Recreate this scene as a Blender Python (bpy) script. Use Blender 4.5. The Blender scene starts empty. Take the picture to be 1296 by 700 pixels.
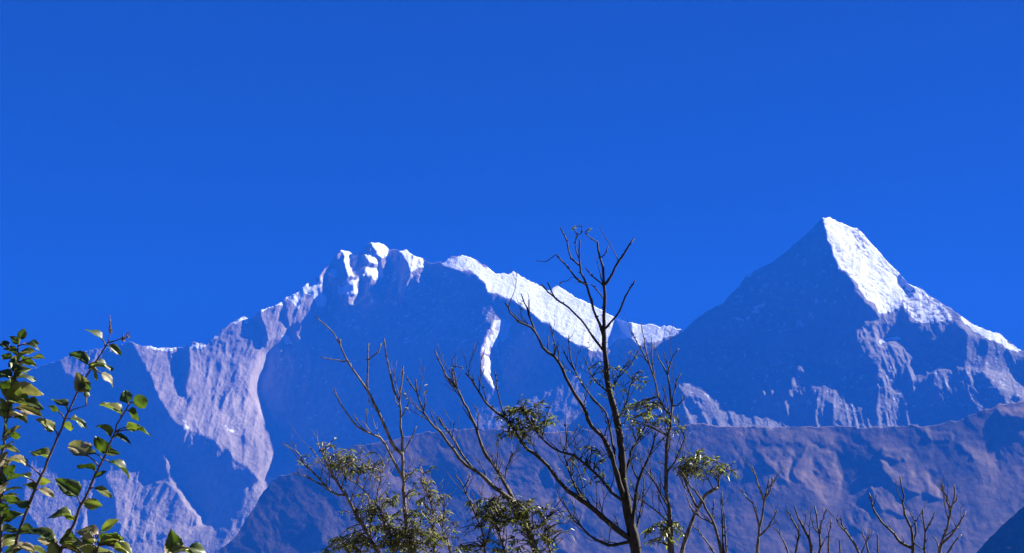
import bpy, math, random
import numpy as np
from mathutils import Vector

# ------------------------------------------------------------------ camera, sky, sun, exposure
SC = bpy.context.scene
COL = SC.collection
PITCH = math.radians(15.0)
F = 1994.0                                   # focal length in source-photo pixels (1296 wide)
CAM = np.array([0.0, 0.0, 1.6])
cam_d = bpy.data.cameras.new('camera')
cam_d.sensor_width = 36.0
cam_d.lens = F / 1296 * 36.0
cam_d.clip_start = 0.1
cam_d.clip_end = 60000
cam = bpy.data.objects.new('camera', cam_d)
cam.location = CAM
cam.rotation_euler = (math.pi / 2 + PITCH, 0, 0)
COL.objects.link(cam)
SC.camera = cam

SUN_EL, SUN_AZ = math.radians(35), math.radians(66)      # azimuth clockwise from the view direction
world = bpy.data.worlds.new('World')
SC.world = world
world.use_nodes = True
wn = world.node_tree
bg = wn.nodes['Background']
sky = wn.nodes.new('ShaderNodeTexSky')
sky.sky_type = 'NISHITA'
sky.sun_disc = False
sky.sun_elevation = SUN_EL
sky.sun_rotation = SUN_AZ
sky.altitude = 3000
sky.air_density = 1.0
sky.dust_density = 0.1
sky.ozone_density = 4.0
tint = wn.nodes.new('ShaderNodeMix')
tint.data_type = 'RGBA'
tint.blend_type = 'MULTIPLY'
tint.inputs[0].default_value = 1.0
tint.inputs[7].default_value = (0.035, 0.07, 0.26, 1)
wn.links.new(sky.outputs[0], tint.inputs[6])
wn.links.new(tint.outputs[2], bg.inputs[0])
bg.inputs[1].default_value = 0.05

sun_d = bpy.data.lights.new('sun', 'SUN')
sun_d.energy = 5.0
sun_d.angle = math.radians(0.5)
sun_d.color = (1.0, 0.95, 0.87)
sun = bpy.data.objects.new('sun', sun_d)
sdir = Vector((math.sin(SUN_AZ) * math.cos(SUN_EL), math.cos(SUN_AZ) * math.cos(SUN_EL), math.sin(SUN_EL)))
sun.rotation_euler = sdir.to_track_quat('Z', 'Y').to_euler()
sun.location = (30, 10, 40)
COL.objects.link(sun)

SC.view_settings.view_transform = 'Standard'
SC.view_settings.look = 'None'
SC.view_settings.gamma = 1
SC.view_settings.use_curve_mapping = False
SC.view_settings.exposure = 2.25
SC.cycles.max_bounces = 5
SC.cycles.volume_bounces = 2
SC.cycles.use_denoising = True

# ------------------------------------------------------------------ helpers
FWD = np.array([0, math.cos(PITCH), math.sin(PITCH)])
UP = np.array([0, -math.sin(PITCH), math.cos(PITCH)])
RT = np.array([1.0, 0, 0])


def P(px, py, D):
    """world point at depth D along the viewing axis"""
    px = np.asarray(px, float)[..., None]
    py = np.asarray(py, float)[..., None]
    D = np.asarray(D, float)[..., None]
    return CAM + D * (FWD + RT * (px - 648) / F - UP * (py - 350) / F)


def hsh(ix, iy, seed):
    h = (ix.astype(np.int64) * 374761393 + iy.astype(np.int64) * 668265263 + seed * 974634777) & 0xFFFFFFFF
    h = ((h ^ (h >> 13)) * 1274126177) & 0xFFFFFFFF
    h = h ^ (h >> 16)
    return (h & 0xFFFFFF) / float(0xFFFFFF) * 2 - 1


def vnoise(x, y, seed=0):
    x = np.asarray(x, float)
    y = np.asarray(y, float) + 0 * x
    ix, iy = np.floor(x), np.floor(y)
    fx, fy = x - ix, y - iy
    ux, uy = fx * fx * fx * (fx * (fx * 6 - 15) + 10), fy * fy * fy * (fy * (fy * 6 - 15) + 10)
    a, b = hsh(ix, iy, seed), hsh(ix + 1, iy, seed)
    c, d = hsh(ix, iy + 1, seed), hsh(ix + 1, iy + 1, seed)
    return (a * (1 - ux) + b * ux) * (1 - uy) + (c * (1 - ux) + d * ux) * uy


def fbm(x, y, seed=0, octv=4, gain=0.5):
    s, a = 0, 1
    for k in range(octv):
        s = s + a * vnoise(x * 2 ** k + 7.3 * k, y * 2 ** k - 3.1 * k, seed + k)
        a *= gain
    return s


def ridged(x, y, seed=0):
    return 1 - 2 * np.abs(vnoise(x, y, seed))


def newmat(name):
    m = bpy.data.materials.new(name)
    m.use_nodes = True
    return m, m.node_tree.nodes, m.node_tree.links


def link_obj(name, me, mat=None, parent=None, **props):
    o = bpy.data.objects.new(name, me)
    COL.objects.link(o)
    if mat:
        me.materials.append(mat)
    if parent:
        o.parent = parent
    for k, v in props.items():
        o[k] = v
    return o


def grid_mesh(name, V, attrs=None, flat_rows=0):
    """V: (rows, cols, 3)"""
    r, c = V.shape[:2]
    me = bpy.data.meshes.new(name)
    idx = np.arange(r * c).reshape(r, c)
    q = np.stack([idx[:-1, :-1], idx[1:, :-1], idx[1:, 1:], idx[:-1, 1:]], -1).reshape(-1, 4)
    me.vertices.add(r * c)
    me.vertices.foreach_set('co', V.reshape(-1).astype(np.float32))
    me.loops.add(q.size)
    me.loops.foreach_set('vertex_index', q.reshape(-1).astype(np.int32))
    me.polygons.add(len(q))
    me.polygons.foreach_set('loop_start', np.arange(0, q.size, 4, dtype=np.int32))
    me.polygons.foreach_set('loop_total', np.full(len(q), 4, dtype=np.int32))
    sm = np.ones((r - 1, c - 1), dtype=bool)
    sm[:flat_rows] = False
    me.polygons.foreach_set('use_smooth', sm.reshape(-1))
    me.update(calc_edges=True)
    for k, a in (attrs or {}).items():
        at = me.attributes.new(k, 'FLOAT', 'POINT')
        at.data.foreach_set('value', a.reshape(-1).astype(np.float32))
    return me


def blur(A, n):
    for _ in range(n):
        B = np.pad(A, 1, mode='edge')
        A = (B[:-2, 1:-1] + B[2:, 1:-1] + 2 * A) / 4
        B = np.pad(A, 1, mode='edge')
        A = (B[1:-1, :-2] + B[1:-1, 2:] + 2 * A) / 4
    return A


def fill_poly(X, Y, poly):
    """boolean mask of grid points (X cols, Y rows) inside polygon"""
    full = np.zeros((len(Y), len(X)), bool)
    xs, ys = [p[0] for p in poly], [p[1] for p in poly]
    i0, i1 = np.searchsorted(X, [min(xs) - 8, max(xs) + 9])
    j0, j1 = np.searchsorted(Y, [min(ys) - 8, max(ys) + 9])
    gx, gy = np.meshgrid(X[i0:i1].astype(float), Y[j0:j1].astype(float))
    m = np.zeros(gx.shape, bool)
    gx = gx + 3.0 * vnoise(gx / 9, gy / 9, 51) + 1.6 * vnoise(gx / 3.5, gy / 3.5, 52)
    gy = gy + 3.0 * vnoise(gx / 9, gy / 9, 53)
    n = len(poly)
    for i in range(n):
        x1, y1 = poly[i]
        x2, y2 = poly[(i + 1) % n]
        if y1 == y2:
            continue
        c = ((y1 > gy) != (y2 > gy)) & (gx < (x2 - x1) * (gy - y1) / (y2 - y1) + x1)
        m ^= c
    full[j0:j1, i0:i1] = m
    return full


def poisson(gx, gy):
    """surface whose gradient is nearest to (gx, gy) (cosine transform, free borders)"""
    h, w = gx.shape
    dx, dy = np.zeros((h, w)), np.zeros((h, w))
    dx[:, 0] = gx[:, 0]
    dx[:, 1:-1] = gx[:, 1:-1] - gx[:, :-2]
    dx[:, -1] = -gx[:, -2]
    dy[0] = gy[0]
    dy[1:-1] = gy[1:-1] - gy[:-2]
    dy[-1] = -gy[-2]
    rhs = dx + dy

    def dct(n):
        k = np.arange(n)[:, None]
        C = np.cos(math.pi * (np.arange(n)[None] + 0.5) * k / n) * math.sqrt(2 / n)
        C[0] /= math.sqrt(2)
        return C, 2 - 2 * np.cos(math.pi * np.arange(n) / n)
    Ch, lh = dct(h)
    Cw, lw = dct(w)
    S = Ch @ rhs @ Cw.T
    L = lh[:, None] + lw[None]
    L[0, 0] = 1
    S = -S / L
    S[0, 0] = 0
    return Ch.T @ S @ Cw


def sample(A, x0, y0, px, py):
    h, w = A.shape
    x = np.clip(px - x0, 0, w - 1.001)
    y = np.clip(py - y0, 0, h - 1.001)
    ix, iy = x.astype(int), y.astype(int)
    fx, fy = x - ix, y - iy
    return (A[iy, ix] * (1 - fx) + A[iy, ix + 1] * fx) * (1 - fy) + (A[iy + 1, ix] * (1 - fx) + A[iy + 1, ix + 1] * fx) * fy


VALLEY = -500.0


def relief(name, D0, skyline, faces, snow, base, amp, gully, mat, sky_noise=1.2, rows=300, bottom=1350, seed=1, gain=1.0, soft=False, calm_x=0):
    """A mountainside as a real relief: every face gets its own bearing (gx: how far it turns away to the
    right) and steepness (gy); the depth of the slope is integrated from them, gullies are added on top."""
    x0, x1, y1 = -300, 1600, 760
    sx, sy = zip(*skyline)
    y0 = int(min(sy)) - 30
    X, Y = np.arange(x0, x1 + 1), np.arange(y0, y1 + 1)
    gx = np.full((len(Y), len(X)), base[0])
    gy = np.full((len(Y), len(X)), base[1])
    am = np.full((len(Y), len(X)), amp)
    out = (X < -40) | (X > 1340)
    gx[:, out] = 0.0
    for f in faces:
        m = fill_poly(X, Y, f[0])
        gx[m], gy[m], am[m] = f[1], f[2], f[3]
    gx, gy, am = blur(gx, 1), blur(gy, 1), blur(am, 4)
    Z = poisson(gx, gy)
    Z -= Z.mean()
    sn = np.zeros((len(Y), len(X)))
    for poly, val in snow:
        m = fill_poly(X, Y, poly)
        sn[m] = val
    sn = blur(sn, 1)
    cols = np.concatenate([np.arange(-300, -12, 8), np.arange(-12, 1308, 1.15), np.arange(1308, 1600, 8)])
    yb = 712
    t_in = np.linspace(0, 1, rows)
    ysky = np.interp(cols, sx, sy) + sky_noise * (fbm(cols / 11, 0 * cols, seed + 30, 4, 0.6))
    pin = ysky[None] + t_in[:, None] * (np.maximum(yb, ysky + 12) - ysky)[None]
    t_b = np.linspace(0, 1, 24)[1:, None] ** 1.3
    pb = pin[-1][None] + t_b * (bottom - pin[-1])[None]
    py = np.concatenate([pin, pb])
    px = np.broadcast_to(cols[None], py.shape)
    d = sample(Z, x0, y0, px, py) + np.minimum(0, (760 - py)) * 1.9
    a = sample(am, x0, y0, px, py)
    # gullies and buttresses
    u = px + gully * (py - 400) + 9 * vnoise(px / 40, py / 60, seed + 3)
    nz = 0
    for lam, w, st in ((70, 4.5, 2.2), (34, 2.8, 2.6), (17, 2.0, 2.8), (8.5, 1.3, 2.6), (4.6, 0.75, 2.2), (2.7, 0.4, 1.6)):
        if lam < 20:
            w = w * np.maximum(a, 0.5) / np.maximum(a, 0.05) * (1 - 0.45 * (px > calm_x) * np.clip(sample(sn, x0, y0, px, py), 0, 1))
        nz = nz + w * ridged(u / lam, py / (lam * st), seed + int(lam)) + 0.6 * w * vnoise(px / lam, py / lam, seed + 90 + int(lam))
    if soft:
        nz = 0
        for lam, w in ((80, 8.0), (40, 4.0), (20, 2.2), (10, 1.2), (5, 0.6), (2.6, 0.3)):
            nz = nz + w * vnoise(u / lam + 0.4 * vnoise(px / lam, py / lam, 7), py / (lam * 1.25), seed + int(lam)) + 0.25 * w * ridged(u / lam, py / (lam * 2), seed + 5)
    d = d - nz * a * gain
    s = D0 / F
    D = D0 + d * s
    V = P(px, py, D)
    # the far side of the mountain
    back = []
    top = V[0]
    for k in (9, 8, 7, 6, 5, 4, 3, 2, 1, 0.05):
        b = top.copy()
        b[:, 1] += 0.012 * D0 * k ** 1.35
        b[:, 2] -= 0.011 * D0 * k ** 1.35 * (1 + 0.25 * vnoise(cols / 40, 0 * cols + k, seed + 77))
        back.append(b)
    V = np.concatenate([np.array(back), V])
    V[..., 2] = np.maximum(V[..., 2], VALLEY - 8)
    sv = sample(sn, x0, y0, px, py)
    sv = np.concatenate([np.repeat(sv[:1], 10, 0), sv])
    me = grid_mesh(name, V, {'snow': sv}, 10)
    return link_obj(name, me, mat, kind='structure')


# ------------------------------------------------------------------ materials of the land
def rock_snow_mat(name, c1, c2, snow_col=(0.80, 0.82, 0.86), scale=1.0, noise_amt=0.9, bump=0.8):
    m, n, l = newmat(name)
    bs = n['Principled BSDF']
    bs.inputs['Roughness'].default_value = 0.9
    bs.inputs['Specular IOR Level'].default_value = 0.1
    geo = n.new('ShaderNodeNewGeometry')
    mp = n.new('ShaderNodeMapping')
    mp.inputs['Scale'].default_value = (0.02 * scale, 0.02 * scale, 0.006 * scale)
    l.new(geo.outputs['Position'], mp.inputs[0])
    n1 = n.new('ShaderNodeTexNoise')
    n1.inputs['Scale'].default_value = 1.0
    n1.inputs['Detail'].default_value = 6
    n1.inputs['Roughness'].default_value = 0.65
    l.new(mp.outputs[0], n1.inputs['Vector'])
    n2 = n.new('ShaderNodeTexNoise')
    n2.inputs['Scale'].default_value = 0.0022 * scale
    n2.inputs['Detail'].default_value = 5
    l.new(geo.outputs['Position'], n2.inputs['Vector'])
    add = n.new('ShaderNodeMath')
    add.operation = 'ADD'
    l.new(n1.outputs[0], add.inputs[0])
    l.new(n2.outputs[0], add.inputs[1])
    mr = n.new('ShaderNodeMapRange')
    mr.inputs[1].default_value = 0.75
    mr.inputs[2].default_value = 1.25
    l.new(add.outputs[0], mr.inputs[0])
    mix = n.new('ShaderNodeMix')
    mix.data_type = 'RGBA'
    mix.inputs[6].default_value = (*c1, 1)
    mix.inputs[7].default_value = (*c2, 1)
    l.new(mr.outputs[0], mix.inputs[0])
    at = n.new('ShaderNodeAttribute')
    at.attribute_name = 'snow'
    mm = n.new('ShaderNodeMath')
    mm.operation = 'MULTIPLY_ADD'
    l.new(n1.outputs[0], mm.inputs[0])
    mm.inputs[1].default_value = noise_amt
    mm.inputs[2].default_value = -0.5 * noise_amt
    sm = n.new('ShaderNodeMath')
    sm.operation = 'ADD'
    n3 = n.new('ShaderNodeTexNoise')
    n3.inputs['Scale'].default_value = 0.028
    n3.inputs['Detail'].default_value = 4
    n3.inputs['Roughness'].default_value = 0.7
    l.new(geo.outputs['Position'], n3.inputs['Vector'])
    m3 = n.new('ShaderNodeMath')
    m3.operation = 'MULTIPLY_ADD'
    l.new(n3.outputs[0], m3.inputs[0])
    m3.inputs[1].default_value = 0.8
    m3.inputs[2].default_value = -0.4
    s3 = n.new('ShaderNodeMath')
    s3.operation = 'ADD'
    l.new(m3.outputs[0], s3.inputs[0])
    l.new(mm.outputs[0], s3.inputs[1])
    l.new(at.outputs['Fac'], sm.inputs[0])
    l.new(s3.outputs[0], sm.inputs[1])
    th = n.new('ShaderNodeMapRange')
    th.interpolation_type = 'SMOOTHSTEP'
    th.inputs[1].default_value = 0.42
    th.inputs[2].default_value = 0.58
    l.new(sm.outputs[0], th.inputs[0])
    mix2 = n.new('ShaderNodeMix')
    mix2.data_type = 'RGBA'
    mix2.inputs[7].default_value = (*snow_col, 1)
    l.new(mix.outputs[2], mix2.inputs[6])
    l.new(th.outputs[0], mix2.inputs[0])
    l.new(mix2.outputs[2], bs.inputs['Base Color'])
    bp = n.new('ShaderNodeBump')
    bp.inputs['Strength'].default_value = bump
    bp.inputs['Distance'].default_value = 20.0 / scale
    l.new(n1.outputs[0], bp.inputs['Height'])
    l.new(bp.outputs[0], bs.inputs['Normal'])
    return m


M_ROCK = rock_snow_mat('pale_rock_and_snow', (0.17, 0.13, 0.11), (0.36, 0.285, 0.235))
M_PEAK = rock_snow_mat('grey_rock_and_snow', (0.13, 0.115, 0.11), (0.27, 0.235, 0.21))
M_HILL = rock_snow_mat('dry_forested_slope', (0.04, 0.032, 0.027), (0.235, 0.15, 0.10), scale=1.1, bump=0.2)
M_NEAR = rock_snow_mat('dark_forested_slope', (0.03, 0.035, 0.025), (0.06, 0.06, 0.04), scale=3)

# ------------------------------------------------------------------ the far snow massif
B = (-0.30, -1.25)
sky1 = [(-300, 540), (-120, 505), (-20, 482), (20, 470), (50, 463), (72, 455), (100, 446), (150, 438), (165, 433), (185, 438), (212, 440), (234, 440), (241, 432),
        (252, 436), (262, 436), (268, 429), (279, 419), (292, 409), (307, 402), (318, 402), (328, 394), (340, 388), (356, 384), (362, 376),
        (374, 370), (386, 361), (396, 355), (404, 350), (412, 340), (424, 325), (432, 317), (441, 318), (449, 324), (457, 318),
        (465, 307), (478, 305), (485, 308), (494, 317), (505, 316), (512, 316), (523, 323), (533, 326), (543, 333), (553, 331), (562, 331), (572, 326), (585, 323),
        (597, 326), (609, 335), (622, 342), (633, 348), (642, 347), (650, 341), (663, 349), (677, 359), (691, 369), (704, 362), (717, 368), (732, 378), (746, 383),
        (760, 392), (773, 400), (790, 406), (807, 410), (835, 412), (858, 414), (900, 440), (960, 470), (1100, 520), (1600, 560)]
W1 = [(165, 430), (235, 436), (265, 424), (290, 405), (320, 395), (330, 425), (325, 455), (316, 488), (328, 520), (340, 544), (351, 568), (336, 590), (324, 607),
      (308, 588), (285, 570), (260, 550), (235, 542), (214, 530), (203, 505), (194, 482), (180, 460)]
faces1 = [
    ([(395, 340), (425, 300), (560, 295), (560, 348), (480, 378), (400, 400)], -0.12, -1.4, 1.7),
    ([(75, 452), (110, 443), (150, 434), (150, 480), (142, 520), (122, 505), (95, 480), (80, 470)], 0.7, -1.35, 0.5),
    (W1, 1.25, -1.4, 0.62),
    ([(232, 440), (238, 436), (239, 465), (233, 500), (229, 500)], -0.7, -1.2, 0.3),
    ([(268, 505), (300, 480), (312, 520), (330, 566), (310, 560), (285, 530)], 0.95, -1.4, 0.9),
    ([(328, 390), (357, 380), (359, 406), (369, 432), (350, 443), (337, 427)], 1.7, -1.6, 0.7),
    ([(362, 375), (395, 352), (405, 361), (414, 386), (397, 390), (395, 406), (372, 419), (366, 416), (357, 388)], 1.7, -1.7, 0.7),
    ([(146, 566), (160, 562), (178, 582), (196, 598), (214, 611), (236, 642), (250, 656), (250, 666), (227, 678), (214, 678), (194, 683), (163, 689),
      (148, 669), (143, 634), (134, 603)], 0.62, -1.35, 0.7),
    ([(205, 569), (214, 578), (229, 604), (211, 600)], 0.9, -1.3, 0.6),
    ([(40, 570), (100, 545), (125, 600), (132, 680), (60, 690), (30, 640)], 0.45, -1.3, 0.5),
    ([(466, 306), (480, 304), (494, 315), (489, 325), (483, 328), (475, 318)], 2.6, -2.3, 1.6),
    ([(432, 316), (440, 316), (451, 325), (445, 330), (448, 349), (441, 349), (439, 336), (434, 327)], 2.6, -2.3, 1.6),
    ([(416, 340), (427, 339), (426, 349), (417, 348)], 2.6, -2.3, 1.6),
    ([(428, 359), (436, 365), (445, 355), (453, 353), (452, 368), (442, 376), (431, 371)], 2.6, -2.3, 1.6),
    ([(461, 321), (475, 323), (480, 333), (467, 331)], 2.6, -2.3, 1.6),
    ([(460, 338), (480, 341), (484, 351), (476, 362), (461, 366)], 2.6, -2.3, 1.6),
    ([(504, 315), (512, 314), (523, 322), (531, 323), (544, 333), (533, 341), (518, 343), (514, 333), (507, 324)], 2.6, -2.3, 1.6),
]
RIDGE = [(560, 335), (562, 329), (585, 320), (609, 333), (633, 346), (650, 339), (677, 357), (691, 367), (704, 360), (732, 376), (746, 381), (773, 398),
         (807, 408), (859, 412), (859, 419), (835, 432), (811, 437), (797, 428), (782, 432), (759, 448), (732, 437), (711, 425), (694, 412), (677, 401), (660, 385),
         (639, 379), (615, 365), (602, 347), (590, 342), (571, 341)]
faces1.append(([(366, 414), (328, 444), (316, 488), (328, 520), (340, 544), (351, 568), (336, 590), (324, 607), (334, 612), (350, 592), (362, 568), (350, 540),
                (338, 518), (327, 488), (338, 448), (372, 428)], 4.5, -1.2, 0.3))
faces1.append(([(214, 611), (236, 642), (250, 654), (250, 662), (257, 662), (258, 650), (245, 638), (226, 612)], 4.0, -1.2, 0.3))
faces1.append(([(414, 386), (404, 356), (412, 346), (426, 384), (412, 397), (406, 414), (378, 430), (372, 421), (395, 407), (398, 391)], 4.5, -1.2, 0.2))
faces1.append(([(453, 350), (463, 350), (461, 374), (444, 386), (442, 377), (452, 368)], 4.5, -1.2, 0.2))
faces1.append(([(484, 335), (492, 330), (494, 348), (478, 368), (470, 366), (484, 350)], 4.0, -1.2, 0.2))
faces1.append((RIDGE, 1.6, -2.15, 0.5))
GUL = [(622, 408), (640, 405), (649, 412), (642, 429), (627, 441), (619, 452), (625, 470), (636, 491), (622, 492), (608, 470), (606, 450), (613, 430)]
faces1.append(([(160, 694), (214, 682), (252, 669), (266, 672), (290, 660), (330, 640), (330, 720), (150, 720)], -0.6, -1.2, 0.4))
faces1.append((GUL, 2.3, -1.7, 0.8))
faces1.append(([(640, 404), (650, 410), (644, 430), (628, 442), (622, 452), (628, 470), (636, 492), (641, 492), (634, 468), (629, 452), (634, 441), (650, 430), (656, 410)], 2.0, -1.2, 0.2))
faces1.append(([(780, 446), (835, 437), (870, 430), (870, 580), (760, 580), (735, 470)], -0.7, -1.2, 0.2))
faces1.append(([(776, 396), (800, 408), (796, 424), (784, 418)], -0.9, -1.2, 0.4))
snow1 = [(RIDGE, 0.70), ([(400, 345), (560, 338), (610, 380), (700, 420), (640, 460), (560, 440), (480, 430), (400, 420)], 0.36), ([(340, 440), (480, 430), (470, 560), (390, 560)], 0.31),
         ([(611, 450), (618, 452), (624, 470), (634, 489), (622, 490), (612, 472)], 0.9), ([(626, 408), (640, 406), (648, 413), (640, 428), (624, 440), (616, 450), (611, 446), (617, 428)], 0.62),
         ([(466, 306), (480, 304), (494, 315), (489, 325), (483, 328), (475, 318)], 1.2),
         ([(432, 316), (440, 316), (451, 325), (445, 330), (448, 349), (441, 349), (439, 336), (434, 327)], 0.9),
         ([(416, 340), (427, 339), (426, 349), (417, 348)], 1.1),
         ([(428, 359), (436, 365), (445, 355), (453, 353), (452, 368), (442, 376), (431, 371)], 0.75),
         ([(461, 321), (475, 323), (480, 333), (467, 331)], 0.8), ([(460, 338), (480, 341), (484, 351), (476, 353), (461, 349)], 0.85),
         ([(504, 315), (512, 314), (523, 322), (531, 323), (544, 333), (533, 341), (518, 343), (514, 333), (507, 324)], 0.8),
         ([(386, 361), (396, 353), (405, 361), (414, 386), (402, 389), (396, 372), (384, 372)], 0.75),
         ([(360, 376), (386, 360), (384, 374), (378, 392), (370, 385)], 0.6),
         ([(328, 393), (342, 385), (358, 382), (357, 387), (340, 392), (329, 398)], 0.9),
         ([(356, 422), (366, 424), (371, 434), (360, 436)], 0.8), ([(290, 408), (306, 400), (318, 399), (318, 409), (300, 410)], 0.7),
         ([(184, 436), (212, 438), (234, 438), (234, 443), (212, 443), (186, 441)], 0.75), ([(238, 431), (246, 434), (262, 434), (262, 439), (240, 440)], 0.7),
         ([(268, 425), (282, 414), (283, 422), (272, 430)], 0.75), ([(228, 530), (240, 536), (248, 543), (238, 544)], 0.5),
         ([(280, 532), (296, 545), (300, 552), (288, 548)], 0.5)]
relief('mountain_massif', 14000, sky1, faces1, snow1, B, 0.42, 0.25, M_ROCK, sky_noise=1.8, calm_x=552, rows=340, seed=11)

# ------------------------------------------------------------------ the pyramid peak
sky2 = [(-300, 760), (500, 740), (640, 640), (720, 540), (780, 480), (820, 448), (838, 434), (852, 426), (864, 419), (876, 408), (887, 399), (903, 389), (919, 380), (934, 364), (946, 347),
        (953, 345), (975, 334), (992, 322), (1007, 307), (1022, 295), (1033, 284), (1041, 274), (1050, 275), (1063, 281), (1075, 286), (1086, 290), (1096, 300), (1106, 311), (1122, 330),
        (1140, 348), (1148, 358), (1160, 362), (1178, 375), (1196, 388), (1206, 392), (1221, 404), (1239, 414), (1252, 418), (1264, 423), (1277, 433), (1290, 443), (1320, 450), (1600, 520)]
SN = [(1041, 271), (1063, 278), (1086, 288), (1106, 308), (1140, 346), (1159, 361), (1165, 368), (1150, 372), (1140, 384), (1138, 387), (1125, 396), (1113, 396), (1100, 380),
      (1084, 362), (1074, 352), (1058, 332), (1050, 312), (1045, 292)]
faces2 = [
    ([(855, 480), (930, 462), (1000, 440), (1100, 436), (1180, 440), (1300, 474), (1400, 500), (1400, 560), (850, 560)], -0.03, -1.32, 1.1),
    ([(1041, 270), (1063, 277), (1086, 286), (1106, 307), (1140, 344), (1159, 359), (1196, 385), (1239, 412), (1264, 420), (1292, 441), (1290, 446), (1251, 431), (1225, 421),
      (1205, 405), (1196, 409), (1175, 408), (1157, 410), (1148, 396), (1140, 386), (1125, 396), (1114, 401), (1093, 384), (1074, 354), (1054, 329), (1046, 294)], 1.3, -1.75, 1.0),
    ([(1132, 352), (1142, 350), (1160, 372), (1150, 378)], -0.3, -1.2, 0.3),
    ([(1110, 428), (1140, 428), (1146, 434), (1120, 440), (1108, 436)], 0.7, -2.0, 0.5),
    ([(1108, 405), (1113, 430), (1108, 452), (1094, 446), (1080, 440), (1076, 428), (1088, 410)], 0.1, -1.3, 1.1),
    ([(1112, 440), (1160, 436), (1168, 450), (1130, 458), (1112, 455)], 0.12, -1.5, 1.0),
    ([(1160, 414), (1225, 424), (1290, 452), (1400, 500), (1290, 474), (1230, 466), (1170, 470), (1150, 440)], -0.8, -1.2, 0.5),
    ([(1000, 455), (1050, 462), (1060, 480), (1000, 500), (1003, 478), (1030, 470)], 1.5, -1.9, 1.1),
    ([(866, 476), (920, 478), (934, 494), (900, 506), (868, 500)], 1.8, -2.0, 1.0),
    ([(870, 520), (930, 516), (1010, 530), (1000, 545), (870, 545)], 0.9, -1.7, 0.8),
    ([(1240, 466), (1296, 478), (1330, 500), (1300, 505), (1262, 490)], 1.5, -1.8, 0.8),
    ([(1050, 505), (1110, 500), (1100, 512), (1060, 520)], 1.2, -1.7, 1.0),
    ([(955, 470), (975, 482), (972, 500), (962, 494)], 1.5, -1.9, 0.8),
    ([(1010, 465), (1040, 455), (1052, 470), (1030, 480)], 1.6, -1.9, 0.8),
]
snow2 = [([(1041, 278), (1050, 330), (1075, 380), (1000, 420), (900, 420), (930, 365), (1000, 315)], 0.35), ([(870, 430), (1280, 440), (1296, 520), (870, 520)], 0.32), ([(990, 340), (1035, 330), (1034, 352), (1010, 372), (985, 382), (978, 366)], 0.36), ([(930, 408), (972, 380), (978, 378), (940, 410)], 0.5),
         ([(1132, 365), (1160, 362), (1196, 387), (1206, 400), (1200, 408), (1160, 409), (1146, 392)], 0.52),
         (SN, 0.64), ([(1080, 292), (1100, 305), (1098, 325), (1084, 315)], 0.5), ([(1205, 392), (1239, 413), (1264, 421), (1292, 442), (1290, 446), (1251, 430), (1232, 418)], 0.9),
         ([(1112, 427), (1141, 427), (1143, 431), (1116, 434)], 0.85), ([(943, 344), (953, 343), (953, 348), (944, 349)], 0.9)]
relief('snow_peak', 13000, sky2, faces2, snow2, (-0.36, -1.25), 0.5, -0.25, M_PEAK, sky_noise=1.2, rows=340, seed=41)

# ------------------------------------------------------------------ the dry foothills and the dark hill at the right
sky3 = [(-300, 900), (120, 790), (240, 728), (270, 702), (300, 676), (316, 650), (330, 628), (342, 612), (352, 605), (372, 597), (400, 581), (425, 572), (450, 565), (500, 556), (545, 546), (600, 543),
        (700, 546), (800, 541), (860, 539), (890, 536), (927, 540), (980, 541), (1048, 540), (1100, 541), (1136, 538), (1165, 539), (1196, 535), (1215, 531), (1230, 526),
        (1247, 518), (1264, 512), (1296, 506), (1400, 480), (1600, 440)]
faces3 = [([(955, 570), (1003, 570), (998, 611), (976, 596)], 0.4, -1.4, 0.7),
          ([(1021, 560), (1055, 574), (1066, 621), (1048, 637), (1021, 621), (1005, 598)], 0.4, -1.4, 0.7),
          ([(1066, 560), (1084, 552), (1108, 570), (1118, 600), (1110, 625), (1072, 625), (1066, 600)], -0.27, -1.25, 0.25),
          ([(1112, 581), (1136, 599), (1173, 600), (1195, 631), (1156, 626), (1126, 611)], 0.4, -1.4, 0.7),
          ([(1152, 536), (1203, 550), (1205, 560), (1180, 556)], 0.3, -1.4, 0.6),
          ([(1210, 560), (1258, 576), (1264, 594), (1230, 581)], 0.3, -1.4, 0.6),
          ([(1260, 518), (1330, 514), (1330, 534), (1268, 530)], 0.3, -1.7, 0.8),
          ([(1112, 566), (1150, 570), (1146, 584), (1118, 580)], 0.25, -1.4, 0.6),
          ([(1102, 616), (1130, 622), (1150, 654), (1112, 646)], 0.25, -1.4, 0.6),
          ([(1068, 634), (1102, 650), (1096, 676), (1074, 664)], 0.25, -1.4, 0.6),
          ([(930, 545), (1000, 545), (1060, 548), (1050, 562), (960, 562)], 0.18, -1.5, 0.6),
          ([(590, 600), (700, 585), (740, 640), (725, 700), (640, 700), (600, 650)], 0.15, -1.35, 0.7),
          ([(470, 600), (560, 590), (570, 700), (500, 700)], 0.2, -1.4, 0.8),
          ([(240, 740), (350, 600), (420, 590), (400, 720), (300, 790)], -0.3, -1.2, 0.3)]
relief('foothills', 9300, sky3, faces3, [], (-0.13, -1.3), 0.34, -0.4, M_HILL, sky_noise=1.5, rows=150, seed=61, gain=1.0, soft=True)
sky4 = [(-300, 1340), (900, 1200), (1130, 800), (1200, 728), (1232, 702), (1247, 686), (1262, 672), (1280, 655), (1300, 636), (1400, 560), (1600, 470)]
relief('hillside', 6000, sky4, [], [], (-0.5, -1.2), 0.35, 0.3, M_NEAR, sky_noise=1.0, rows=60, seed=81)


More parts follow.
